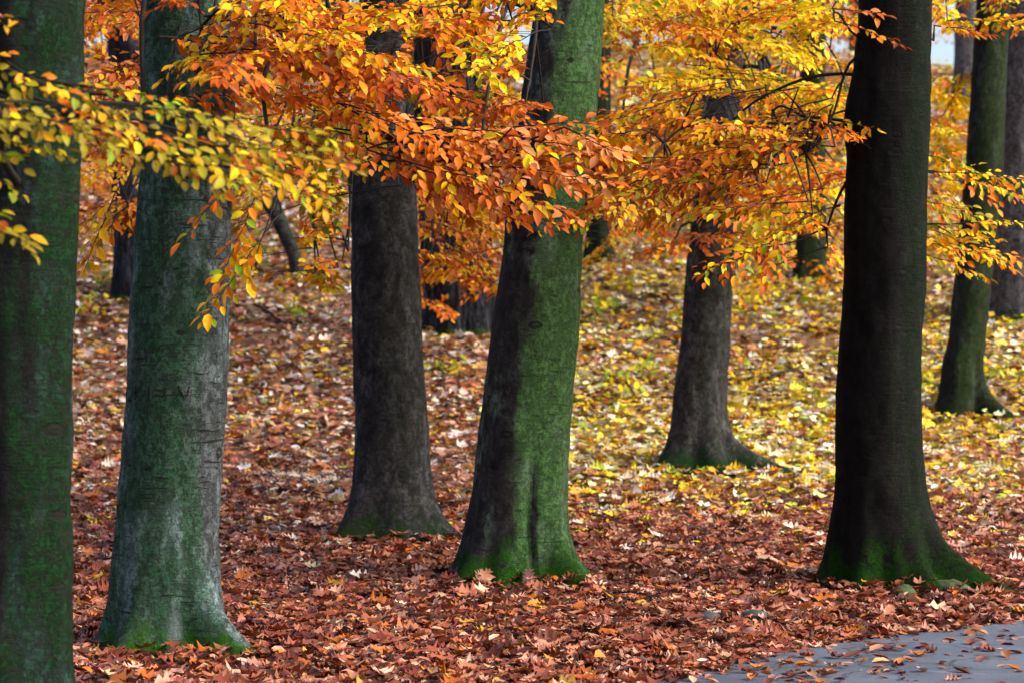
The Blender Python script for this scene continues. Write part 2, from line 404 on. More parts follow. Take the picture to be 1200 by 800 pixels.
    TREES[key] = dict(root=root, base=base, axis=axis, rad=float(np.interp(.5, zz, crr)), r0=float(np.interp(.05, zz, crr)), surf=surf, top=top, trunk=tr, rad_at=lambda z: float(np.interp(z, zz, crr)))
    return root

B = bark_material  # bark tones below are darkened to hold the canopy's shade in the colour
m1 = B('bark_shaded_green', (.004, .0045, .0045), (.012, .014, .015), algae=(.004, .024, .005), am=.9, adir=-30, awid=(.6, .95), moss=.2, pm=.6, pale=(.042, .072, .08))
m2 = B('bark_grey_green', (.052, .060, .062), (.115, .138, .142), algae=(.014, .060, .021), am=.85, adir=-108, awid=(.35, .9), dk=.85, moss=.2, pm=.7, pale=(.21, .30, .31), wr=1.3, mossc=(.035, .14, .005))
m3 = B('bark_dark_grey', (.018, .0168, .0185), (.058, .054, .058), algae=(.010, .018, .010), am=.35, adir=-20, moss=.3, pm=.65, pale=(.105, .105, .115), mossc=(.014, .045, .007))
m4 = B('bark_split_green', (.020, .017, .017), (.046, .041, .040), algae=(.050, .118, .034), am=.97, adir=-28, awid=(.18, .54), dk=.75, moss=.40, pm=.55, pale=(.16, .22, .165), mossc=(.024, .12, .004))  # real green algae; the dark base also carries the left half's shade
m5 = B('bark_brown_grey', (.026, .0215, .025), (.085, .073, .080), algae=(.014, .026, .012), am=.55, adir=-70, awid=(.5, .95), moss=.32, pm=.7, pale=(.15, .145, .155), mossc=(.012, .055, .014), streak=.5)
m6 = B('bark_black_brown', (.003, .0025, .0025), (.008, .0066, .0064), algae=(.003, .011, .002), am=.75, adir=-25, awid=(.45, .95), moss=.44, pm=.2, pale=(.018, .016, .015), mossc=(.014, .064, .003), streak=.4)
m7 = B('bark_far_green', (.010, .010, .012), (.026, .028, .032), algae=(.016, .032, .005), am=.9, adir=-75, awid=(.45, .85), moss=.15, pm=.2, mossc=(.02, .045, .014))
m8 = B('bark_haze_grey', (.085, .078, .09), (.15, .14, .155), am=.1, moss=.05, pm=.3, pale=(.2, .2, .23), streak=.5)  # greyed bluish so the bark colour carries the distance haze
m9 = B('bark_furrowed', (.020, .021, .030), (.06, .062, .085), am=.0, moss=.05, pm=.0, rough_bark=True)
m10 = B('bark_distant', (.03, .027, .03), (.07, .063, .07), am=.25, moss=.1, pm=.2)

# nearest, cut by the left edge of the frame
D1 = 10.6; b1 = at(22, 868, D1)
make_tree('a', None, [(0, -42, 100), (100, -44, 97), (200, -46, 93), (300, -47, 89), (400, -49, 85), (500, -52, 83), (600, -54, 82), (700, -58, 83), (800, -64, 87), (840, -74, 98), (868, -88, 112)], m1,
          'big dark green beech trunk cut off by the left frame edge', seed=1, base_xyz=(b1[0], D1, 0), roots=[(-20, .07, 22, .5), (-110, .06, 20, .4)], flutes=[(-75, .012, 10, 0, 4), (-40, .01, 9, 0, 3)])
make_tree('b', (203, 762), [(0, 169, 275), (100, 168, 276), (200, 165, 274), (300, 157, 270), (400, 150, 268), (500, 144, 263), (560, 140, 259), (620, 135, 256), (670, 130, 259), (710, 125, 264), (740, 120, 273), (758, 114, 283), (772, 108, 292)], m2,
          'pale grey green beech trunk with carved marks and bright moss at its foot', seed=2, roots=[(-34, .16, 17, .34), (-118, .09, 16, .3), (178, .05, 20, .4)], flutes=[(-92, .022, 12, .05, .75), (-65, .016, 10, .05, .6), (-125, .012, 9, 0, .6)])
make_tree('c', (458, 633), [(0, 424, 481), (50, 421, 480), (120, 415, 484), (200, 408, 488), (300, 412, 491), (400, 413, 496), (500, 416, 502), (560, 413, 507), (590, 408, 512), (612, 400, 521), (628, 388, 533), (640, 380, 543)], m3,
          'dark grey straight beech trunk standing between two green ones, lower part flared', seed=3, roots=[(-28, .15, 16, .3), (-155, .12, 15, .3), (-80, .05, 14, .22), (-118, .05, 12, .25)], flutes=[(-70, .012, 12, 0, .8)])
make_tree('d', (612, 682), [(0, 627, 708), (100, 613, 703), (200, 602, 692), (300, 588, 683), (400, 574, 677), (500, 561, 668), (560, 557, 665), (620, 549, 667), (650, 543, 674), (672, 538, 681), (690, 533, 686)], m4,
          'leaning beech trunk, left half dark and right half bright green', seed=4, roots=[(-36, .17, 13, .34), (-140, .12, 14, .38), (-104, .08, 10, .34)], flutes=[(-77, .075, 6, .12, 1.3), (-82, .02, 9, -.1, .9), (-120, .014, 9, 0, .9)])
make_tree('e', (838, 548), [(0, 824, 872), (100, 822, 872), (200, 817, 868), (300, 806, 860), (400, 798, 856), (450, 791, 852), (490, 786, 853), (520, 781, 862), (540, 775, 874), (552, 770, 884)], m5,
          'brown grey beech trunk with a long mossy root spreading right', seed=5, roots=[(-32, .40, 13, .42), (-150, .06, 20, .4), (-95, .05, 14, .3)], flutes=[(-60, .02, 9, 0, .8), (-110, .02, 9, 0, .7)])
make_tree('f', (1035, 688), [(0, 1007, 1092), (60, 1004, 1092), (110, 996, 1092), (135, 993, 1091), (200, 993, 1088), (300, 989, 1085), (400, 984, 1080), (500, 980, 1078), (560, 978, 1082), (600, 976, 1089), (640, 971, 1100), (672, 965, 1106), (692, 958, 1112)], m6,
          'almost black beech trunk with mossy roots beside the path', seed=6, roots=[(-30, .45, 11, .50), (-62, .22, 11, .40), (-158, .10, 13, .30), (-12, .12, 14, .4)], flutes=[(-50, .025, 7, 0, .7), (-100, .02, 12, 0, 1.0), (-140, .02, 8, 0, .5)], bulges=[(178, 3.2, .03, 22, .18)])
make_tree('g', (1130, 484), [(0, 1145, 1184), (100, 1138, 1180), (200, 1131, 1175), (300, 1121, 1166), (380, 1113, 1157), (430, 1104, 1152), (460, 1100, 1156), (484, 1097, 1162)], m7,
          'slim leaning beech trunk with an olive green stripe, on the slope at right', seed=7, roots=[(-40, .22, 13, .4), (-150, .08, 16, .4)], flutes=[(-62, .04, 8, 0, .9)], segs=56)
make_tree('h', (1195, 371), [(0, 1178, 1232), (100, 1174, 1226), (200, 1169, 1222), (300, 1166, 1220), (371, 1160, 1224)], m8,
          'pale grey trunk partly cut off by the right frame edge, behind the slim one', seed=8, segs=56, amp=.03, name='oak_tree', group='other trees on the hill')
make_tree('i', (537, 389), [(0, 484, 566), (150, 488, 570), (300, 494, 576), (360, 497, 580), (389, 492, 588)], m9,
          'wide furrowed blue black oak trunk half hidden behind orange leaves', seed=9, amp=.03, ridge=.05, segs=150, zstep=.06, name='oak_tree', group='other trees on the hill')
make_tree('j', (152, 350), [(0, 126, 172), (150, 130, 174), (300, 133, 176), (350, 129, 181)], m9,
          'dark trunk mostly hidden behind the pale grey green beech', seed=10, segs=60, ridge=.03, name='oak_tree', group='other trees on the hill', zstep=.08)
make_tree('k', (951, 328), [(0, 940, 966), (150, 936, 967), (280, 933, 969), (328, 929, 973)], m7,
          'distant blurred greenish trunk between the brown grey and the black trunk', seed=11, segs=40, zstep=.1)
make_tree('l', (1132, 116), [(-100, 1120, 1146), (0, 1119, 1146), (80, 1118, 1147), (116, 1115, 1150)], m8,
          'far purplish grey trunk on the hilltop beside the pale sky gap', seed=12, segs=32, zstep=.15, top=14)
make_tree('n', (702, 304), [(0, 690, 716), (150, 689, 716), (270, 687, 716), (304, 684, 720)], m7,
          'distant greenish trunk showing just right of the two-coloured leaning one', seed=13, segs=40, zstep=.1)

# ------------------------------------------------------------------ distant hilltop trees
Cxy = [(-13, 66), (-8.5, 74), (-5, 62), (-1.5, 70), (2.2, 64), (5.5, 78), (8.2, 68), (11.5, 80), (15, 70), (-17, 80), (13.0, 92), (9.3, 96), (4, 98), (-4, 95), (-11, 99), (19, 88)]
far_labels = []

# ------------------------------------------------------------------ foliage
Y1 = (.84, .56, .008); Y2 = (.78, .37, .006); OR = (.64, .165, .007); RU = (.44, .088, .010); BR = (.22, .05, .012); OL = (.34, .27, .012); GR = (.22, .32, .015); TA = (.70, .25, .075)
P_OLIVE = [(Y2, 2.2), (OL, 7), (((.24, .18, .01)), 4), (GR, 1.4), (OR, 1.4), (Y1, 2), (RU, .6)]  # olive hue, with darker olives painting in the shade on the near band
P_MIX = [(Y1, 3), (Y2, 2.4), (OR, 4), (RU, 3.6), (OL, .8), (BR, .6)]
P_RUST = [(RU, 4), (OR, 4), (BR, 1.4), (Y2, 1.2), (TA, 1.2)]
P_HERO = [(OR, 4), (TA, 3.6), (RU, 3), (Y2, 1.4), (Y1, .4)]
P_YEL = [(Y1, 5), (Y2, 4), (OL, 1.2), (GR, .7), (OR, 1.4)]
P_YO = [(Y1, 6), (Y2, 4), (OR, 3.4), (RU, 1.5), (OL, .6), (GR, .5)]
P_DARK = [(RU, 3), (OR, 3), (OL, 2.6), (BR, 1.2), (Y2, 1.2)]
T3 = beech_template(3); T3b = beech_template(3, .32, .22); T2 = beech_template(2); T1 = beech_template(1)

CLEAR = [  # photo windows where a trunk or the ground shows free of nearer leaves: x0,y0,x1,y1, up to this depth
    (984, 74, 1096, 138, 17.2), (984, 166, 1096, 800, 17.2), (1034, 74, 1096, 800, 17.2), (612, 34, 706, 120, 15.8), (556, 278, 692, 800, 15.9), (588, 205, 600, 280, 12.3), (404, 214, 492, 800, 18.8), (424, 34, 476, 64, 18.6),
    (160, 208, 205, 800, 13.6), (205, 300, 226, 800, 13.6), (44, 190, 102, 800, 10.3), (24, -5, 100, 62, 10.3), (0, 302, 102, 800, 10.3), (793, 344, 862, 560, 25), (1114, 46, 1178, 150, 27), (1112, 330, 1168, 490, 27),
    (484, 44, 512, 78, 31), (494, 331, 536, 345, 31), (538, 357, 580, 392, 31), (134, 300, 164, 352, 36), (304, 232, 352, 322, 37), (932, 276, 970, 326, 60), (1090, 44, 1116, 84, 400), (822, 112, 868, 140, 25), (690, 255, 714, 300, 33),
    (276, 352, 1200, 800, 24), (102, 345, 225, 800, 60), (276, 402, 1200, 800, 60), (690, 350, 790, 402, 60), (870, 340, 984, 402, 27)]
def cleared(P):
    x, y = pix(P); D = P[:, 1]; m = np.zeros(len(P), bool)
    for x0, y0, x1, y1, dm in CLEAR:
        m |= (x > x0) & (x < x1) & (y > y0) & (y < y1) & (D < dm)
    return m
def bez(p0, p1, p2, p3, n):
    t = np.linspace(0, 1, n)[:, None]
    return (1 - t) ** 3 * p0 + 3 * (1 - t) ** 2 * t * p1 + 3 * (1 - t) * t * t * p2 + t ** 3 * p3
def unit(v): return v / (np.linalg.norm(v) + 1e-9)

def spray(A, Bp, tubes, pal, leaf=.07, gap=.038, node=.085, wid=.42, tiltf=.42, tmpl=T3, keep=1.0):
    """one flat fan of beech twigs along A->B; returns leaf arrays"""
    ax = Bp - A; L = np.linalg.norm(ax); dirv = ax / L
    n = max(4, int(L / node)); t = np.linspace(0, 1, n + 1)
    sag = .10 * L; pts = A + ax * t[:, None]; pts[:, 2] -= sag * (t ** 2) - sag * t
    pts += .005 * rng.standard_normal(pts.shape)
    pn = unit(np.array((rng.normal(0, .25), -tiltf + rng.normal(0, .24), .8)))
    sd = unit(np.cross(dirv, pn)); pn = unit(np.cross(sd, dirv))
    tw = [(pts, .005, .0015, True)]
    for i in range(1, n):
        s = 1 if i % 2 else -1
        for s in ((s,) if rng.random() < .65 else (1, -1)):
            l = L * wid * (1 - .72 * t[i]) * rng.uniform(.55, 1.1) * min(1, .4 + 2.2 * t[i])
            l = min(max(l, .06), .55)
            dv = unit(dirv * rng.uniform(.55, 1.0) + sd * s * rng.uniform(.6, 1.0) + pn * rng.normal(0, .14))
            k = max(3, int(l / .05)); tt = np.linspace(0, 1, k)
            q = pts[i] + dv * (l * tt)[:, None]; q[:, 2] -= .16 * l * tt ** 2
            tw.append((q, .0022, .0008, False))
    LP = []; LY = []; LZ = []
    for q, r0, r1, main in tw:
        seg = np.linalg.norm(np.diff(q, axis=0), axis=1).sum(); m = max(2, int(seg / gap))
        u = (np.arange(m) + rng.uniform(.2, .8, m)) / m
        if main: u = u[u > .25]; m = len(u)
        pos = np.stack([np.interp(u, np.linspace(0, 1, len(q)), q[:, c]) for c in range(3)], 1)
        td = unit(q[-1] - q[0]); s2 = unit(np.cross(td, pn)); sg = np.where(np.arange(m) % 2 == 0, 1, -1)[:, None]
        yv = td * .75 + s2 * sg * rng.uniform(.35, .95, (m, 1)) + rng.normal(0, .2, (m, 3)) + np.array((0, -.05, -.2)) * rng.uniform(.0, 1.6, (m, 1))
        yv[-1:] = td
        zv = pn + rng.normal(0, .30, (m, 3))
        kp = ~cleared(pos + yv * leaf * .5) & (rng.random(m) < keep)
        if kp.sum() >= max(1, .3 * m): tubes.add(q, r0, r1, 4 if main else 3)
        LP.append(pos[kp]); LY.append(yv[kp]); LZ.append(zv[kp])
    P = np.concatenate(LP); m = len(P)
    S = .93 * leaf * np.clip(rng.normal(1, .26, m), .4, 1.5)
    own = [(c, wt * rng.gamma(.55) + .02) for c, wt in pal]
    shade = pick(own, m)
    return P, frames(np.concatenate(LY), np.concatenate(LZ)) if m else np.zeros((0, 3, 3)), S, shade

NLEAF = 0
def limb(key, zatt, sprays, pal, r=.03, **kw):
    """one branch of a tree (part 'branch') carrying several leaf sprays (sub-part 'foliage')"""
    global NLEAF
    T = TREES[key]; root = T['root']; o = T['axis'](zatt); tb = Tubes()
    cen = np.mean([s[0] for s in sprays], axis=0)
    out = cen - o; L = np.linalg.norm(out); hz = np.array((out[0], out[1], 0)); hz = hz / (np.linalg.norm(hz) + 1e-9)
    main = bez(o, o + np.array((.75 * out[0], .08 * out[1], .10 * L)), cen + np.array((-.12 * out[0], -.35 * out[1], .12 * L)), cen, 14)
    wv = .05 * min(1, L / 3) * rng.standard_normal((3, 3)); tq = np.linspace(0, 1, 14)[1:-1, None]
    main[1:-1] += np.sin(tq * math.pi) * (wv[0] + wv[1] * np.sin(tq * 6) + wv[2] * np.cos(tq * 8))
    tb.add(main, min(r, .012 + .006 * L), .007, 7)
    G = [[], [], []]; cols = []
    res = []
    for s in sprays:
        A, Bp = s[0], s[1]; pl = s[2] if len(s) > 2 and s[2] is not None else pal
        i = int(np.argmin(np.linalg.norm(main - A, axis=1) + .25 * np.arange(14)[::-1] * L / 14)); i = max(5, min(i, 13)); st = main[i]
        if cleared(np.array([A, (A + st) / 2, A * .5 + Bp * .5])).sum() > 1: continue
        if np.linalg.norm(A - st) > .05:
            md = (st + A) / 2 + np.array((0, 0, .06 * np.linalg.norm(A - st)))
            tb.add(bez(st, (st + md) / 2, md, A, 8), .010, .005, 5)
        k2 = dict(kw)
        p = spray(A, Bp, tb, pl, **k2); res.append(p)
    if not res: return
    b = tb.build('branch', M_TWIG, root, T['base'])
    tm = kw.get('tmpl', T3)
    P = np.concatenate([q[0] for q in res]); 
    if len(P) == 0: return
    Rm = np.concatenate([q[1] for q in res]); S = np.concatenate([q[2] for q in res]); K = np.concatenate([q[3] for q in res])
    NLEAF += len(P)
    if tm is T3:
        h = rng.random(len(P)) < .4
        gr = [(T3, P[~h], Rm[~h], S[~h], K[~h]), (T3b, P[h], Rm[h], S[h], K[h])]
    else: gr = [(tm, P, Rm, S, K)]
    place_leaves(gr, 'foliage', M_LEAF, b, T['base'])

def region(key, zatt, rect, Dr, n, Lr, pal, per=5, droop=.22, az=None, azs=.6, **kw):
    T = TREES[key]; S = []
    for _ in range(n):
        px, py = rng.uniform(rect[0], rect[2]), rng.uniform(rect[1], rect[3]); D = rng.uniform(*Dr)
        c = at(px, py, D); L = rng.uniform(*Lr)
        if az is None:
            o = T['axis'](zatt); a = math.atan2(c[1] - o[1], c[0] - o[0])
        else: a = R(az)
        a += rng.normal(0, azs)
        dv = np.array((math.cos(a), math.sin(a), -droop + rng.normal(0, .12)))
        S.append((c - dv * L * .5, c + dv * L * .5))
    S = [q for q in S if not (985 < pix(q[0])[0] < 1108 and q[0][1] < 17.6)]; n = len(S)
    S.sort(key=lambda s: s[0][0])
    for i in range(0, n, per):
        limb(key, zatt + rng.uniform(-.3, .5), S[i:i + per], pal, **kw)
def E(x0, y0, D0, x1, y1, D1, pal=None): return (at(x0, y0, D0), at(x1, y1, D1), pal)

# near left, soft olive yellow band
limb('a', 2.55, [E(-60, 96, 9.0, 90, 165, 8.7), E(10, 75, 8.9, 170, 165, 8.6), E(60, 120, 8.9, 230, 185, 8.7), E(-40, 140, 8.6, 120, 150, 8.5), E(110, 120, 8.9, 300, 150, 8.8), E(150, 150, 8.9, 330, 215, 8.8), E(190, 130, 9.0, 330, 185, 8.9), E(-60, 60, 9.1, 70, 120, 8.8), E(-30, 110, 9.0, 140, 185, 8.8), E(200, 150, 9.2, 400, 235, 9.1), E(100, 150, 9.0, 250, 200, 9.0), E(120, 175, 8.9, 290, 215, 8.8), E(-40, 165, 8.9, 110, 190, 8.7), E(60, 95, 9.3, 230, 130, 9.2), E(170, 175, 9.0, 340, 245, 8.9), E(-20, 120, 8.5, 150, 175, 8.4), E(140, 115, 9.3, 290, 175, 9.2), E(260, 195, 9.3, 400, 240, 9.2), E(250, 140, 9.3, 410, 170, 9.2), E(230, 170, 9.1, 420, 200, 9.0)], P_OLIVE, gap=.036, leaf=.052)
limb('a', 2.3, [E(-60, 180, 8.8, 30, 235, 8.7), E(-60, 220, 8.8, 42, 290, 8.6), E(-50, 10, 8.8, 45, 30, 8.7, P_RUST), E(-70, 150, 8.8, 30, 200, 8.6), E(-60, 235, 8.7, 40, 300, 8.5)], P_OLIVE, leaf=.054, gap=.045)
# over the pale grey green trunk
region('b', 4.4, (180, -25, 300, 95), (11.2, 13.4), 8, (.6, 1.1), P_MIX, gap=.036)
region('b', 4.5, (270, -25, 430, 125), (12.0, 14.5), 19, (.7, 1.3), P_MIX + [(RU, 3), (OR, 2)], gap=.036)
region('b', 4.6, (95, 5, 175, 170), (15.5, 18), 14, (.7, 1.2), P_RUST, az=190)
region('c', 5.0, (88, 165, 165, 275), (18, 22), 12, (.6, 1.1), P_RUST + [(Y2, 3)], az=190, tmpl=T2)
limb('b', 4.0, [E(140, 215, 12.8, 98, 320, 12.6), E(150, 240, 12.8, 110, 290, 12.7)], P_YEL, gap=.045)
limb('b', 4.1, [E(310, 175, 11.9, 212, 285, 11.6), E(315, 200, 12.0, 255, 335, 11.7), E(330, 250, 12.0, 236, 382, 11.6), E(330, 215, 12.1, 285, 345, 12)], P_YEL + [(OR, 2)], gap=.042, wid=.25)
region('c', 4.9, (280, 110, 410, 250), (14.5, 18), 22, (.6, 1.1), P_OLIVE + [(OR, 4), (RU, 3)], gap=.038, tmpl=T3)
region('c', 4.6, (280, 215, 400, 335), (16, 21), 20, (.5, .9), P_YEL + [(OR, 2)], tmpl=T2)
# top centre
region('d', 4.9, (400, -25, 620, 60), (13.2, 15.2), 22, (.7, 1.3), P_YO, gap=.036)
region('d', 4.7, (410, 50, 610, 140), (13.6, 15.6), 20, (.7, 1.2), P_RUST + [(RU, 3), (BR, 2), (OL, 2)], gap=.036)
# the sharp orange spray across the leaning trunk
hero = [E(470, 190, 13.0, 640, 240, 12.7), E(540, 195, 13.0, 720, 215, 12.6), E(430, 175, 13.1, 580, 235, 12.8), E(395, 120, 13.2, 560, 195, 12.9), E(380, 150, 13.3, 540, 215, 13.0), E(440, 150, 13.2, 640, 190, 12.9), E(470, 175, 13.2, 690, 205, 12.8), E(520, 150, 13.2, 735, 190, 12.7), E(480, 200, 13.1, 620, 255, 12.9), E(420, 130, 13.4, 600, 165, 13.2), E(560, 190, 13.1, 725, 185, 12.8)]
limb('d', 3.9, hero, P_HERO, r=.03, gap=.033, leaf=.075, tiltf=.62)
limb('d', 3.85, [E(600, 150, 13.0, 700, 145, 12.9), E(590, 225, 13.1, 690, 262, 12.9), E(440, 190, 13.2, 560, 260, 13.0), E(500, 215, 13.2, 610, 262, 13.0), E(590, 240, 12.9, 660, 268, 12.8), E(660, 150, 12.9, 735, 190, 12.7)], P_HERO, r=.02, gap=.036, leaf=.072, tiltf=.62, wid=.3)
limb('i', 3.6, [E(500, 330, 29.5, 560, 352, 29), E(490, 345, 29.6, 545, 372, 29.2), E(470, 340, 29.5, 520, 368, 29.2), E(520, 310, 29.5, 585, 345, 29.2), E(500, 350, 29, 530, 376, 28.8)], P_RUST + [(Y2, 2)], tmpl=T2, leaf=.08, r=.02)
region('c', 5.2, (440, 225, 590, 335), (20.5, 24), 30, (.6, 1.1), P_RUST + [(Y2, 3), (Y1, 2)], tmpl=T2)
region('c', 5.2, (560, 100, 620, 240), (17.5, 20), 5, (.6, .9), P_YEL, tmpl=T2)
# right centre
region('e', 4.7, (700, -25, 860, 100), (18, 23), 38, (.8, 1.3), P_YO + [(Y1, 4), (Y2, 2)], gap=.042, tmpl=T2, leaf=.078)
region('e', 4.6, (850, -25, 1000, 130), (18, 23), 38, (.8, 1.3), P_YO + [(Y1, 4), (Y2, 2)], gap=.042, tmpl=T2, leaf=.078)
region('f', 3.3, (705, 110, 850, 250), (15.8, 18), 26, (.7, 1.2), P_DARK + [(OR, 2), (Y2, 1.5)], per=7, r=.013, gap=.038, az=185)
region('f', 3.3, (840, 110, 990, 260), (15.2, 17.2), 36, (.7, 1.2), P_DARK + [(OR, 2), (Y2, 2)], per=7, r=.013, gap=.038, az=185)
region('e', 4.8, (700, 200, 990, 300), (19, 25), 30, (.7, 1.2), P_RUST + [(Y2, 2), (Y1, 2), (OL, 2)], tmpl=T2, leaf=.076)
region('e', 4.3, (895, 100, 985, 268), (20, 25), 16, (.7, 1.1), P_YO + [(RU, 2)], tmpl=T2)
limb('f', 3.7, [E(978, 25, 16.4, 1068, 58, 16.2), E(975, 10, 16.5, 1040, 20, 16.3)], P_RUST + [(OR, 2)], gap=.05, r=.01)
limb('f', 3.25, [E(970, 140, 16.6, 1034, 153, 16.4)], P_YEL, gap=.05, r=.008, wid=.25)
limb('f', 3.35, [E(988, 120, 16.9, 900, 150, 16.6), E(986, 160, 16.9, 890, 178, 16.6), E(988, 195, 16.8, 895, 215, 16.6), E(986, 140, 17.0, 920, 130, 16.8), E(986, 220, 16.9, 910, 245, 16.7), E(988, 90, 17, 905, 110, 16.8)], P_DARK + [(Y2, 2)], gap=.038, r=.012)
limb('f', 2.95, [E(985, 240, 16.6, 880, 290, 16.2), E(960, 262, 16.6, 850, 312, 16.2), E(940, 280, 16.6, 815, 325, 16.1), E(985, 270, 16.8, 900, 318, 16.6), E(970, 290, 16.8, 880, 325, 16.5)], P_YEL + [(OR, 4), (RU, 2)], gap=.038)
limb('e', 2.55, [E(800, 285, 25, 740, 305, 24.8, P_RUST), E(770, 290, 25, 700, 320, 24.7, P_RUST)], P_RUST, r=.05, gap=.06, tmpl=T2)
limb('f', 3.6, [E(1095, 30, 16.8, 1165, 42, 16.5), E(1093, 66, 16.8, 1150, 76, 16.5)], P_RUST, gap=.05, r=.012)
limb('e', 4.6, [E(1060, -10, 22, 1125, 25, 21.5), E(1080, 5, 22, 1125, 40, 21.6), E(1075, 15, 23, 1120, 30, 22.6), E(1085, 90, 23, 1118, 100, 22.5), E(1080, 140, 24, 1122, 160, 23.5), E(1080, 175, 24, 1125, 190, 23.5)], P_YEL + [(OR, 3)], tmpl=T2, leaf=.078)
region('g', 5.6, (1092, -20, 1210, 30), (19, 24), 9, (.7, 1.1), P_YO, tmpl=T2, leaf=.078)
region('f', 2.75, (1095, 185, 1190, 245), (16.5, 19), 11, (.6, 1.0), P_YEL + [(OR, 3)], az=10, gap=.045, r=.014, per=11)
region('f', 2.45, (1090, 240, 1170, 315), (16.5, 19), 11, (.5, .9), P_YEL + [(OR, 2)], az=-10, gap=.045, r=.014, per=11)
region('g', 4.2, (1090, 110, 1135, 290), (29, 34), 12, (.8, 1.3), P_YEL, tmpl=T1, leaf=.09)
# hanging in the distance
region('j', 8.0, (90, -40, 330, 40), (30, 38), 12, (1.0, 1.8), P_RUST + [(Y2, 3)], tmpl=T1, leaf=.1, gap=.055, az=-60, azs=1.3)
region('i', 8.0, (330, -40, 700, 30), (30, 38), 16, (1.0, 1.8), P_YO, tmpl=T1, leaf=.1, gap=.055, az=-60, azs=1.3)
region('k', 8.0, (690, -40, 1090, 40), (30, 38), 18, (1.0, 1.8), P_YO, tmpl=T1, leaf=.1, gap=.055, az=-60, azs=1.3)
region('i', 7.0, (300, 0, 700, 150), (27, 33), 26, (1.0, 1.6), P_YO, tmpl=T1, leaf=.09, gap=.05, az=-90, azs=1.2)
region('i', 5.2, (440, 210, 590, 340), (28, 31), 14, (.8, 1.4), P_RUST + [(Y2, 2)], tmpl=T1, leaf=.085, gap=.05)
region('k', 6.0, (700, 60, 1100, 200), (32, 40), 30, (1.0, 1.8), P_YO, tmpl=T1, leaf=.1, gap=.055, az=-90, azs=1.5)
region('n', 5.0, (690, 180, 900, 310), (30, 36), 18, (.9, 1.5), P_RUST + [(Y1, 3), (Y2, 3)], tmpl=T1, leaf=.09, gap=.055, az=-90, azs=1.5)
region('j', 6.5, (90, 0, 330, 220), (32, 40), 26, (1.0, 1.8), P_RUST + [(Y2, 3)], tmpl=T1, leaf=.1, gap=.055, az=-60, azs=1.3)
region('k', 3.6, (860, 250, 990, 345), (33, 38), 9, (.8, 1.4), P_YO, tmpl=T1, leaf=.09, gap=.055, az=-90, azs=1.3)
print('leaves on twigs', NLEAF)

# crowns above the frame: they shade the trunks and the floor
def crown(key, n, zr, rad, leaf=.13, pal=P_YO, off=(0, 0)):
    T = TREES[key]; tb = Tubes(); ctr = []
    for k in range(9):
        z0 = rng.uniform(zr[0], zr[1] - 1.5); a = k * 2.4 + rng.uniform(0, .6); o = T['axis'](z0); l = rad * rng.uniform(.6, 1.0)
        e = o + np.array((math.cos(a) * l + off[0], math.sin(a) * l + off[1], rng.uniform(.6, 1.8)))
        pts = bez(o, o + (e - o) * .3 + np.array((0, 0, .5)), o + (e - o) * .7 + np.array((0, 0, .5)), e, 8); tb.add(pts, .06, .012, 5)
        for t in (.5, .7, .85, 1.0): ctr.append(pts[min(7, int(t * 7))])
    ctr = np.array(ctr); i = rng.integers(0, len(ctr), n)
    P = ctr[i] + rng.normal(0, 1, (n, 3)) * np.array((.55, .55, .28)); 
    P[:, 2] = np.maximum(P[:, 2], zr[0] - .3)
    Rm = frames(rng.normal(0, 1, (n, 3)) + np.array((0, 0, -.5)), rng.normal(0, .5, (n, 3)) + np.array((0, 0, 1)))
    TV, TF = T1
    V = np.concatenate(tb.V); Fq = np.concatenate(tb.F)
    cr = place_leaves([(T1, P, Rm, leaf * rng.uniform(.7, 1.2, n), pick(pal, n))], 'crown', M_LEAF, T['root'], T['base'])
    b = tb.build('bough', M_TWIG, cr, T['base'])
for key, n, zr, rad, off in (('a', 8000, (5.6, 11), 4.2, (-.5, -3.0)), ('b', 6500, (6, 11.5), 3.8, (-.8, -2.5)), ('c', 3000, (6.5, 12), 3.2, (0, 0)), ('d', 3600, (6, 12), 3.4, (-.6, -1.0)), ('f', 6500, (6.6, 12), 3.4, (-.8, -1.6)), ('e', 1300, (7.5, 12), 3.0, (0, 0)), ('g', 600, (8, 12), 2.4, (0, 0)), ('i', 500, (9, 12), 3, (0, 0)), ('j', 500, (9, 12), 3, (0, 0)), ('h', 400, (8, 12), 2.4, (0, 0))):
    crown(key, n, zr, rad, off=off)

# far trees on the hilltop
for q, (x, y) in enumerate(Cxy):
    z = float(H(x, y)); root = empty('beech_tree', (x, y, z))
    tag(root, 'hazy far beech on the hilltop seen through gaps in the leaves', 'tree', 'far trees on the hilltop')
    tb = Tubes(); rr_ = rng.uniform(.2, .34); hgt = rng.uniform(9, 13)
    zz = np.linspace(-.3, hgt, 16); pts = np.column_stack([x + .12 * np.sin(zz * .6 + q), y + .1 * np.cos(zz * .5 + q), z + zz])
    tb.add(pts, rr_, rr_ * .35, 14)
    n = 3600; cl = np.array([(x + rng.normal(0, 1.6), y + rng.normal(0, 1.6), z + rng.uniform(2.0, hgt + 1)) for _ in range(26)])
    P = cl[rng.integers(0, 26, n)] + rng.normal(0, 1, (n, 3)) * np.array((.8, .8, .35))
    Rm = frames(rng.normal(0, 1, (n, 3)), rng.normal(0, .6, (n, 3)) + np.array((0, -.5, .8)))
    for c in cl:
        s = pts[np.argmin(abs(pts[:, 2] - (c[2] - .5)))]; tb.add(bez(s, s + (c - s) * .3 + np.array((0, 0, .2)), s + (c - s) * .7, c, 5), .05, .01, 4)
    cr = place_leaves([(T1, P, Rm, rng.uniform(.12, .2, n), pick([P_YO, P_RUST, P_OLIVE][q % 3], n))], 'crown', M_LEAF, root, (x, y, z))
    tb.build('trunk', m8 if q % 2 else m10, root, (x, y, z))

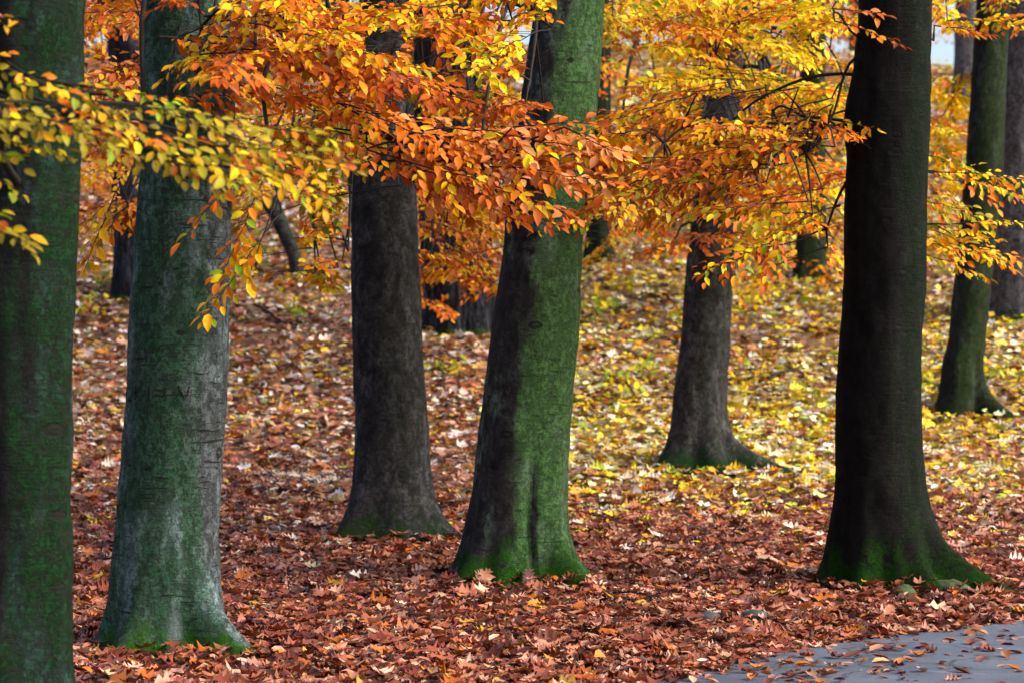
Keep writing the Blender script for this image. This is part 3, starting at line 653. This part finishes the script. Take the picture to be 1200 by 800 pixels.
# ------------------------------------------------------------------ carved marks
def carving(key, px0, px1, py0, py1, strokes, wd=.008):
    """strokes in a unit box, cut into the bark facing the path"""
    T = TREES[key]; base = T['base']; V = []; Fq = []
    pmid = at((px0 + px1) / 2, (py0 + py1) / 2, base[1]); zt = at(px0, py0, base[1])[2] - base[2]; zb = at(px0, py1, base[1])[2] - base[2]
    def onb(u, v):
        px = px0 + (px1 - px0) * u; X = at(px, (py0 + py1) / 2, base[1])[0] - base[0]; z = zb + (zt - zb) * v
        c = T['axis'](z) - base; r = T['rad_at'](z); s = max(-.97, min(.97, (X - c[0]) / r))
        return T['surf'](math.degrees(-math.acos(s)), z, .0)
    tb = Tubes()
    for st in strokes:
        pts = []
        for (a, b) in zip(st[:-1], st[1:]):
            for t in np.linspace(0, 1, 5)[:-1]: pts.append(onb(a[0] + (b[0] - a[0]) * t, a[1] + (b[1] - a[1]) * t))
        pts.append(onb(*st[-1])); pts = np.array(pts) + rng.normal(0, .003, (len(pts), 3)) * np.array((1, 0, 1)); tb.add(pts, wd, wd * .8, 6)
    return tb.build('carved_lettering', M_CARVE, T['root'])
carving('b', 150, 232, 452, 468, [[(0, 1), (0, 0), (.08, 0)], [(.17, 1), (.17, 0)], [(.25, 1), (.17, .5), (.26, 0)], [(.38, 1), (.38, 0)], [(.40, 1), (.40, 0)], [(.5, .75), (.6, .75)], [(.5, .35), (.6, .35)], [(.64, 1), (.64, 0)], [(.82, 1), (.9, 0), (.98, 1)]], .0055)
carving('e', 803, 831, 399, 407, [[(0, .9), (-.02, .5), (0, .1), (.14, .1), (.14, .5), (.08, .5)], [(.27, 1), (.27, 0)], [(.27, .5), (.4, .5)], [(.4, 1), (.4, 0)], [(.55, 1), (.55, 0)], [(.72, 0), (.84, 1), (.98, 0)]], .0045)

# ------------------------------------------------------------------ leaf litter
OK5 = [oak_template(3, 8, -.9, .6), oak_template(2, 9, .9, .5), oak_template(4, 1, .7, .45), oak_template(3, 2, .35, .4), oak_template(4, 3, -.5, .5), oak_template(3, 5, 1.1, .42)]
BL = [beech_template(3, .3, .25), beech_template(2, -.25, .3)]
L_RUS = [((.28, .078, .040), 5), ((.18, .042, .022), 5), ((.38, .140, .075), 4), ((.50, .25, .165), 3.0), ((.07, .02, .013), 4), ((.44, .12, .02), 1.6), ((.60, .38, .26), .7), ((.5, .27, .03), .35)]
L_PALE = [((.52, .26, .15), 4), ((.38, .13, .055), 4), ((.80, .64, .53), 5.5), ((.26, .09, .04), 2.5), ((.62, .36, .05), 1.6), ((.10, .036, .022), 1.8), ((.5, .16, .015), 1.6), ((.66, .56, .42), 1.0)]
L_YEL = [((.85, .58, .02), 6), ((.80, .42, .015), 3.4), ((.85, .70, .34), 4), ((.82, .70, .54), 3.4), ((.36, .15, .06), 2), ((.55, .2, .015), 2), ((.40, .50, .03), 1.6), ((.10, .036, .022), 1.2)]
def litter_pts(y0, y1, dens, marg):
    area = 0; out = []
    n = int(dens * (y1 - y0) * (2 * (.2118 * (y0 + y1) / 2 + marg)))
    Y = rng.uniform(y0, y1, n * 2); hw = .2118 * Y + marg; hm = .2118 * y1 + marg
    ok = rng.random(n * 2) < hw / hm; Y = Y[ok]; X = rng.uniform(-1, 1, len(Y)) * (.2118 * Y + marg)
    if len(Y) > n: X, Y = X[:n], Y[:n]
    return X, Y
def litter_colour(X, Y):
    n = len(X); far = .9 * sstep(17.5, 29, Y + 1.2 * np.sin(X * 1.1 + 2) + rng.normal(0, 2.0, n))
    nz = .5 + .5 * np.sin(.8 * X + 1.2 * np.sin(.5 * Y)) * np.sin(.55 * Y + .3)
    yel = sstep(19.5, 26.5, Y + rng.normal(0, 1.5, n)) * (.10 + .98 * sstep(-.5, 1.0, X)) * (.5 + .8 * nz)
    yel = np.clip(yel * (1 - .45 * sstep(38, 48, Y)), 0, .92)
    a = pick(L_RUS, n, .22); b = pick(L_PALE, n, .22); c = pick(L_YEL, n, .2); u = rng.random(n); v = rng.random(n)
    col = np.where((u < far)[:, None], b, a); col = np.where((v < yel)[:, None], c, col)
    return col
def litter_zone(name, zones, label):
    G = []
    for (y0, y1, dens, marg, tmpls, smin, smax, tilt, lift) in zones:
        X, Y = litter_pts(y0, y1, dens, marg)
        e = edge_dist(X, Y) if y0 < 22 else np.full(len(X), 9.0)
        keep = (e > rng.normal(.0, .07, len(X)) - .35 * (rng.random(len(X)) < .07) * rng.random(len(X)))
        for T in TREES.values():
            bx, by = T['base'][:2]; keep &= (X - bx) ** 2 + (Y - by) ** 2 > (T['r0'] * .93) ** 2
        X, Y, e = X[keep], Y[keep], e[keep]; n = len(X)
        near = np.zeros(n)
        for T in TREES.values():
            q = np.hypot(X - T['base'][0], Y - T['base'][1]) - T['r0']; near = np.maximum(near, np.exp(-(np.clip(q, 0, None) / .22) ** 2))
        amt = np.clip(e / .5, .25, 1)
        Z = H(X, Y) + rng.uniform(0, 1, n) ** 1.3 * lift * amt + .012 + near * .04 * rng.random(n)
        az = rng.uniform(0, 2 * math.pi, n); tl = np.abs(rng.normal(0, R(tilt), n)); ta = rng.uniform(0, 2 * math.pi, n)
        zv = np.stack([np.sin(tl) * np.cos(ta), np.sin(tl) * np.sin(ta) - .10, np.cos(tl) * np.where(rng.random(n) < .5, 1, -1)], -1)
        yv = np.stack([np.cos(az), np.sin(az), np.zeros(n)], -1)
        Rm = frames(yv, zv); S = rng.uniform(smin, smax, n); K = litter_colour(X, Y)
        P = np.stack([X, Y, Z], -1); P -= Rm[:, :, 1] * (S * .5)[:, None]
        P[:, 2] = np.maximum(P[:, 2], H(P[:, 0], P[:, 1]) + .006)
        t = rng.integers(0, len(tmpls), n)
        for k, tm in enumerate(tmpls):
            m = t == k; s2 = S[m] * (.62 if len(tm[0]) < 14 else 1)
            G.append((tm, P[m], Rm[m], s2, K[m]))
    o = place_leaves(G, name, M_LITTER)
    tag(o, label, 'fallen leaves', kind='stuff')
    return sum(len(g[1]) for g in G)
nl = litter_zone('leaf_litter', [(9.3, 15, 560, 1.6, OK5 + BL * 3, .05, .16, 20, .055), (15, 22, 430, 1.6, OK5 + BL * 3, .055, .16, 22, .06)], 'thick carpet of russet lobed fallen leaves around the trunk feet')
nl2 = litter_zone('leaf_litter', [(22, 32, 250, 1.8, OK5[2:5] + BL, .09, .18, 32, .08), (32, 44, 120, 2.0, [OK5[1], T2, BL[1]], .12, .21, 36, .08), (44, 60, 60, 2.5, [OK5[1], T2], .16, .26, 38, .08)], 'paler carpet of yellow, cream and brown fallen leaves covering the hill slope')
print('litter', nl, nl2)

# ------------------------------------------------------------------ single leaves on the path
def single_leaf(px, py, label, group, col, S=None, az=None, tilt=None, tm=None, lift=.012, P=None):
    a, b = ray(px, py)
    if P is None:
        Y = 10.5
        while CAMZ + b * Y > H(a * Y, Y) + .04 and Y < 60: Y += .01
        P = np.array((a * Y, Y, float(H(a * Y, Y)) + lift + .016))
    az = rng.uniform(0, 6.28) if az is None else az; tl = abs(rng.normal(0, R(13))) if tilt is None else tilt; ta = rng.uniform(0, 6.28)
    zv = np.array([[math.sin(tl) * math.cos(ta), math.sin(tl) * math.sin(ta), math.cos(tl)]]); yv = np.array([[math.cos(az), math.sin(az), 0]])
    Rm = frames(yv, zv); S = rng.uniform(.05, .12) if S is None else S
    tm = tm or OK5[rng.integers(0, 4)]
    o = place_leaves([(tm, P[None] - Rm[:, :, 1] * S * .5, Rm, np.array([S]), np.array([col]))], 'fallen_leaf', M_LITTER, None, P)
    o.location = tuple(P); return tag(o, label, 'leaf', group)
path_cols = {'russet': (.27, .07, .03), 'dark red brown': (.13, .035, .025), 'pinkish tan': (.45, .22, .13), 'orange brown': (.42, .14, .03)}
names = list(path_cols); cnt = 0
tries = 0
while cnt < 150 and tries < 4000:
    tries += 1
    px, py = rng.uniform(835, 1199), rng.uniform(724, 799); P = hit(px, py); e = float(edge_dist(P[0], P[1])[0])
    if e > -.05: continue
    if rng.random() > .45 + .55 * math.exp(e / .5): continue
    nm = names[rng.integers(0, 4)]; c = tuple(np.array(path_cols[nm]) * math.exp(rng.normal(0, .12)))
    single_leaf(px, py, nm + ' dry fallen leaf lying flat on the grey asphalt path', 'fallen leaves scattered on the path', c, tm=None if rng.random() < .4 else BL[rng.integers(0, 2)]); cnt += 1
single_leaf(936, 774, 'bright orange oval leaf on the path near its left tip', 'fallen leaves scattered on the path', (.62, .22, .015), .13, 2.9, .2, BL[0])
single_leaf(948, 765, 'small white leaf scrap on the path edge', 'fallen leaves scattered on the path', (.8, .82, .8), .05, .3, .2, BL[1])
single_leaf(1040, 772, 'long pale orange leaf lying in the middle of the path', 'fallen leaves scattered on the path', (.6, .29, .12), .2, .35, .1, BL[0])
def propped(key, px, py, label, col, S, az, lean, tm):
    """a big leaf standing on its edge against the foot of a trunk"""
    T = TREES[key]; D = T['base'][1] - T['r0'] - .05; P = at(px, py, D); P[2] = float(H(P[0], P[1])) + .03
    yv = np.array([[math.sin(az), .25, math.cos(az)]]); zv = np.array([[lean, -1, .25]]); Rm = frames(yv, zv)
    o = place_leaves([(tm, P[None], Rm, np.array([S]), np.array([col]))], 'fallen_leaf', M_LITTER, None, P); o.location = tuple(P)
    tag(o, label, 'leaf', 'big leaves propped against trunks')
propped('d', 562, 690, 'large orange pink jagged leaf propped left at the foot of the two-coloured trunk', (.50, .22, .12), .15, .5, .1, oak_template(5, 21, .2, .62))
propped('d', 619, 690, 'large mauve pink jagged leaf upright in the groove of the two-coloured trunk', (.40, .2, .18), .13, .1, -.2, oak_template(5, 22, .3, .6))
single_leaf(117, 687, 'yellow lobed leaf between the two left trunks', 'bright leaves on the litter', (.7, .46, .08), .12, 1.2, .7, OK5[1], .09)
single_leaf(345, 597, 'cream coloured lobed leaf right of the pale grey green trunk', 'bright leaves on the litter', (.7, .55, .4), .14, .2, .6, OK5[1], .1)
single_leaf(546, 741, 'yellow orange leaf below the two-coloured trunk', 'bright leaves on the litter', (.55, .28, .04), .11, .4, .4, OK5[3], .09)
single_leaf(707, 782, 'vivid orange leaf near the bottom frame edge', 'bright leaves on the litter', (.65, .2, .02), .16, .9, .6, BL[0], .09)

# ------------------------------------------------------------------ stones, sticks, stump, seedlings
def stone(px, py, s, label, mat, seed):
    P = hit(px, py); me_v = []; n1, n2 = 24, 14
    for i in range(n2 + 1):
        ph = math.pi * i / n2
        for j in range(n1):
            t = 2 * math.pi * j / n1; q = Vector((math.sin(ph) * math.cos(t), math.sin(ph) * math.sin(t), math.cos(ph)))
            k = 1 + .28 * noise.noise(q * 1.6 + Vector((seed, 0, 0))) + .1 * noise.noise(q * 5 + Vector((0, seed, 0)))
            me_v.append((q.x * s[0] * k, q.y * s[1] * k, q.z * s[2] * k))
    V = np.array(me_v); i = np.arange(n2)[:, None] * n1; j = np.arange(n1)[None]; j2 = (j + 1) % n1
    Fq = np.stack([i + j, i + n1 + j, i + n1 + j2, i + j2], -1).reshape(-1, 4)
    o = mesh_np('stone', V, Fq.ravel(), np.full(len(Fq), 4), mat); o.location = (P[0], P[1], float(H(P[0], P[1])) + s[2] * .35)
    tag(o, label, 'stone', 'stones beside the path')
stone(1057, 702, (.10, .08, .07), 'mossy green stone in the leaves left of the black trunk roots tip', M_STONE, 3)
stone(1112, 696, (.15, .10, .07), 'mossy stone at the end of the black trunk root by the path', M_STONE, 8)
stone(884, 731, (.09, .07, .07), 'dark grey green stone in the leaves at the path edge', M_GREYSTONE, 14)
stone(828, 733, (.11, .08, .06), 'low dark stone sunk in leaves, left of the grey green one', M_GREYSTONE, 22)
def stick(px0, py0, px1, py1, r, label, lift=.05):
    A = hit(px0, py0); Bq = hit(px1, py1); n = 10; t = np.linspace(0, 1, n)[:, None]
    pts = A + (Bq - A) * t; pts += rng.normal(0, .012, pts.shape); pts[:, 2] = H(pts[:, 0], pts[:, 1]) + lift + .02 * np.sin(t[:, 0] * 5)
    tb = Tubes(); tb.add(pts - A, r, r * .5, 7); m = pts[5] - A
    tb.add(np.array([m, m + (Bq - A) * .2 + np.array((.08, .1, .05)), m + (Bq - A) * .3 + np.array((.14, .12, .06))]), r * .6, r * .25, 5)
    o = tb.build('fallen_stick', M_TWIG); o.location = tuple(A); tag(o, label, 'stick', 'fallen sticks on the slope')
stick(300, 366, 336, 386, .025, 'dead stick on the slope right of the pale grey green trunk', .1)
stick(368, 262, 396, 276, .06, 'dark fallen branch on the slope left of the dark grey trunk', .1)
stick(560, 366, 592, 352, .03, 'dark stick at the foot of the furrowed oak', .1)
stick(1010, 720, 1060, 731, .008, 'thin dark stick among leaves at the far edge of the path', .03)
stick(690, 612, 742, 622, .008, 'thin grey twig lying between the two-coloured and the black trunk', .06)
stick(300, 660, 352, 650, .008, 'curved twig in the litter right of the pale grey green trunk', .06)
stick(720, 705, 800, 716, .007, 'long thin twig left of the path edge stones', .06)
stick(900, 452, 940, 440, .02, 'dead twig on yellow leaves left of the black trunk', .1)
stick(440, 722, 480, 735, .007, 'short twig in the red leaves below the dark grey trunk', .06)
# leaning dead snag with a forked top
sb = hit(352, 322); D = sb[1]; tb = Tubes()
s1 = np.array([sb - np.array((0, 0, .15)), at(344, 298, D), at(332, 270, D), at(322, 245, D), at(317, 232, D)]); tb.add(catmull(s1, 5) - sb, .10, .13, 12)
tb.add(np.array([at(325, 252, D), at(316, 243, D - .1), at(309, 234, D - .15)]) - sb, .11, .08, 9)
o = tb.build('snag', m10); o.location = tuple(sb); tag(o, 'leaning dead snag with a broken fork, between the pale and the dark grey trunk', 'dead tree')

def seedling(px, py, n, h, pal, label, spread=.22):
    P0 = hit(px, py); P0[2] = float(H(P0[0], P0[1])); root = empty('seedling', P0); tag(root, label, 'plant', 'leafy seedlings on the slope')
    tb = Tubes(); Ps = []
    for k in range(5):
        a = rng.uniform(0, 6.28); e = P0 + np.array((math.cos(a) * spread * rng.uniform(.4, 1.3), math.sin(a) * spread, h * rng.uniform(.6, 1.1)))
        q = bez(P0, P0 + np.array((0, 0, h * .5)), (P0 + e) / 2 + np.array((0, 0, h * .4)), e, 7); tb.add(q, .006, .002, 4); Ps.append(q[2:])
    tb.build('stem', M_TWIG, root, P0); Q = np.concatenate(Ps); Pl = Q[rng.integers(0, len(Q), n)] + rng.normal(0, .06, (n, 3)); Pl[:, 2] = np.maximum(Pl[:, 2], P0[2] + .04)
    Rm = frames(rng.normal(0, 1, (n, 3)) + np.array((0, -.3, -.4)), rng.normal(0, .4, (n, 3)) + np.array((0, -.4, 1)))
    place_leaves([(T2, Pl, Rm, rng.uniform(.08, .14, n), pick(pal, n))], 'foliage', M_LEAF, root, P0)
PG = [((.35, .42, .03), 3), ((.55, .5, .03), 3), ((.2, .3, .03), 2), (Y1, 2)]
for px, py, n, h, pal, lb in ((762, 446, 40, .25, PG, 'yellow green seedling on the yellow leaves left of the brown grey trunk'), (715, 452, 30, .2, PG, 'low green seedling just right of the two-coloured trunk'), (740, 465, 22, .15, PG, 'smallest green seedling between the two-coloured and the brown grey trunk'),
                              (106, 372, 34, .3, PG, 'green yellow seedling on the slope between the two left trunks'), (118, 342, 30, .3, PG, 'pale green seedling higher up between the two left trunks'), (350, 378, 36, .25, PG, 'yellow green seedling left of the dark grey trunk'),
                              (520, 440, 26, .2, PG, 'green seedling right of the dark grey trunk'), (700, 372, 34, .3, PG, 'tall yellow seedling near the distant greenish trunk'), (1165, 446, 30, .25, PG, 'green seedling right of the slim leaning trunk'),
                              (1092, 460, 20, .2, PG, 'green seedling left of the slim leaning trunk'), (300, 318, 34, .4, PG, 'yellow seedling beside the leaning dead snag'), (972, 342, 30, .4, [(OR, 3), (Y2, 2)], 'orange sapling left of the black trunk on the slope')):
    seedling(px, py, n, h, pal, lb)

# ------------------------------------------------------------------ light
w = bpy.data.worlds.new('World'); bpy.context.scene.world = w; w.use_nodes = True; nt = w.node_tree
for n in list(nt.nodes): nt.nodes.remove(n)
EL, AZ = R(39), R(104)      # clouded sun, to the right and a little behind the camera (azimuth from +Y towards +X)
sky = nt.nodes.new('ShaderNodeTexSky'); sky.sky_type = 'NISHITA'; sky.sun_disc = False; sky.sun_elevation = EL; sky.sun_rotation = AZ
sky.air_density = 1.0; sky.dust_density = 4.0; sky.ozone_density = 1.0
bg = nt.nodes.new('ShaderNodeBackground'); bg.inputs[1].default_value = .125; wo = nt.nodes.new('ShaderNodeOutputWorld')
nt.links.new(sky.outputs[0], bg.inputs[0]); nt.links.new(bg.outputs[0], wo.inputs[0])
sd = bpy.data.lights.new('sun', 'SUN'); sd.energy = 1.8; sd.angle = R(28); sd.color = (1, .94, .85)
so = bpy.data.objects.new('sun', sd); C.objects.link(so)
dv = Vector((math.sin(AZ) * math.cos(EL), math.cos(AZ) * math.cos(EL), math.sin(EL)))
so.rotation_euler = (-dv).to_track_quat('-Z', 'Y').to_euler(); so.location = (6, -4, 14)

sc = bpy.context.scene
sc.view_settings.view_transform = 'Standard'; sc.view_settings.look = 'None'; sc.view_settings.gamma = 1; sc.view_settings.exposure = 1.35
sc.view_settings.use_curve_mapping = False
sc.render.engine = 'CYCLES'
cy = sc.cycles; cy.max_bounces = 6; cy.diffuse_bounces = 2; cy.transmission_bounces = 3; cy.glossy_bounces = 2
try:
    cy.use_denoising = True; cy.denoiser = 'OPENIMAGEDENOISE'
except Exception: pass
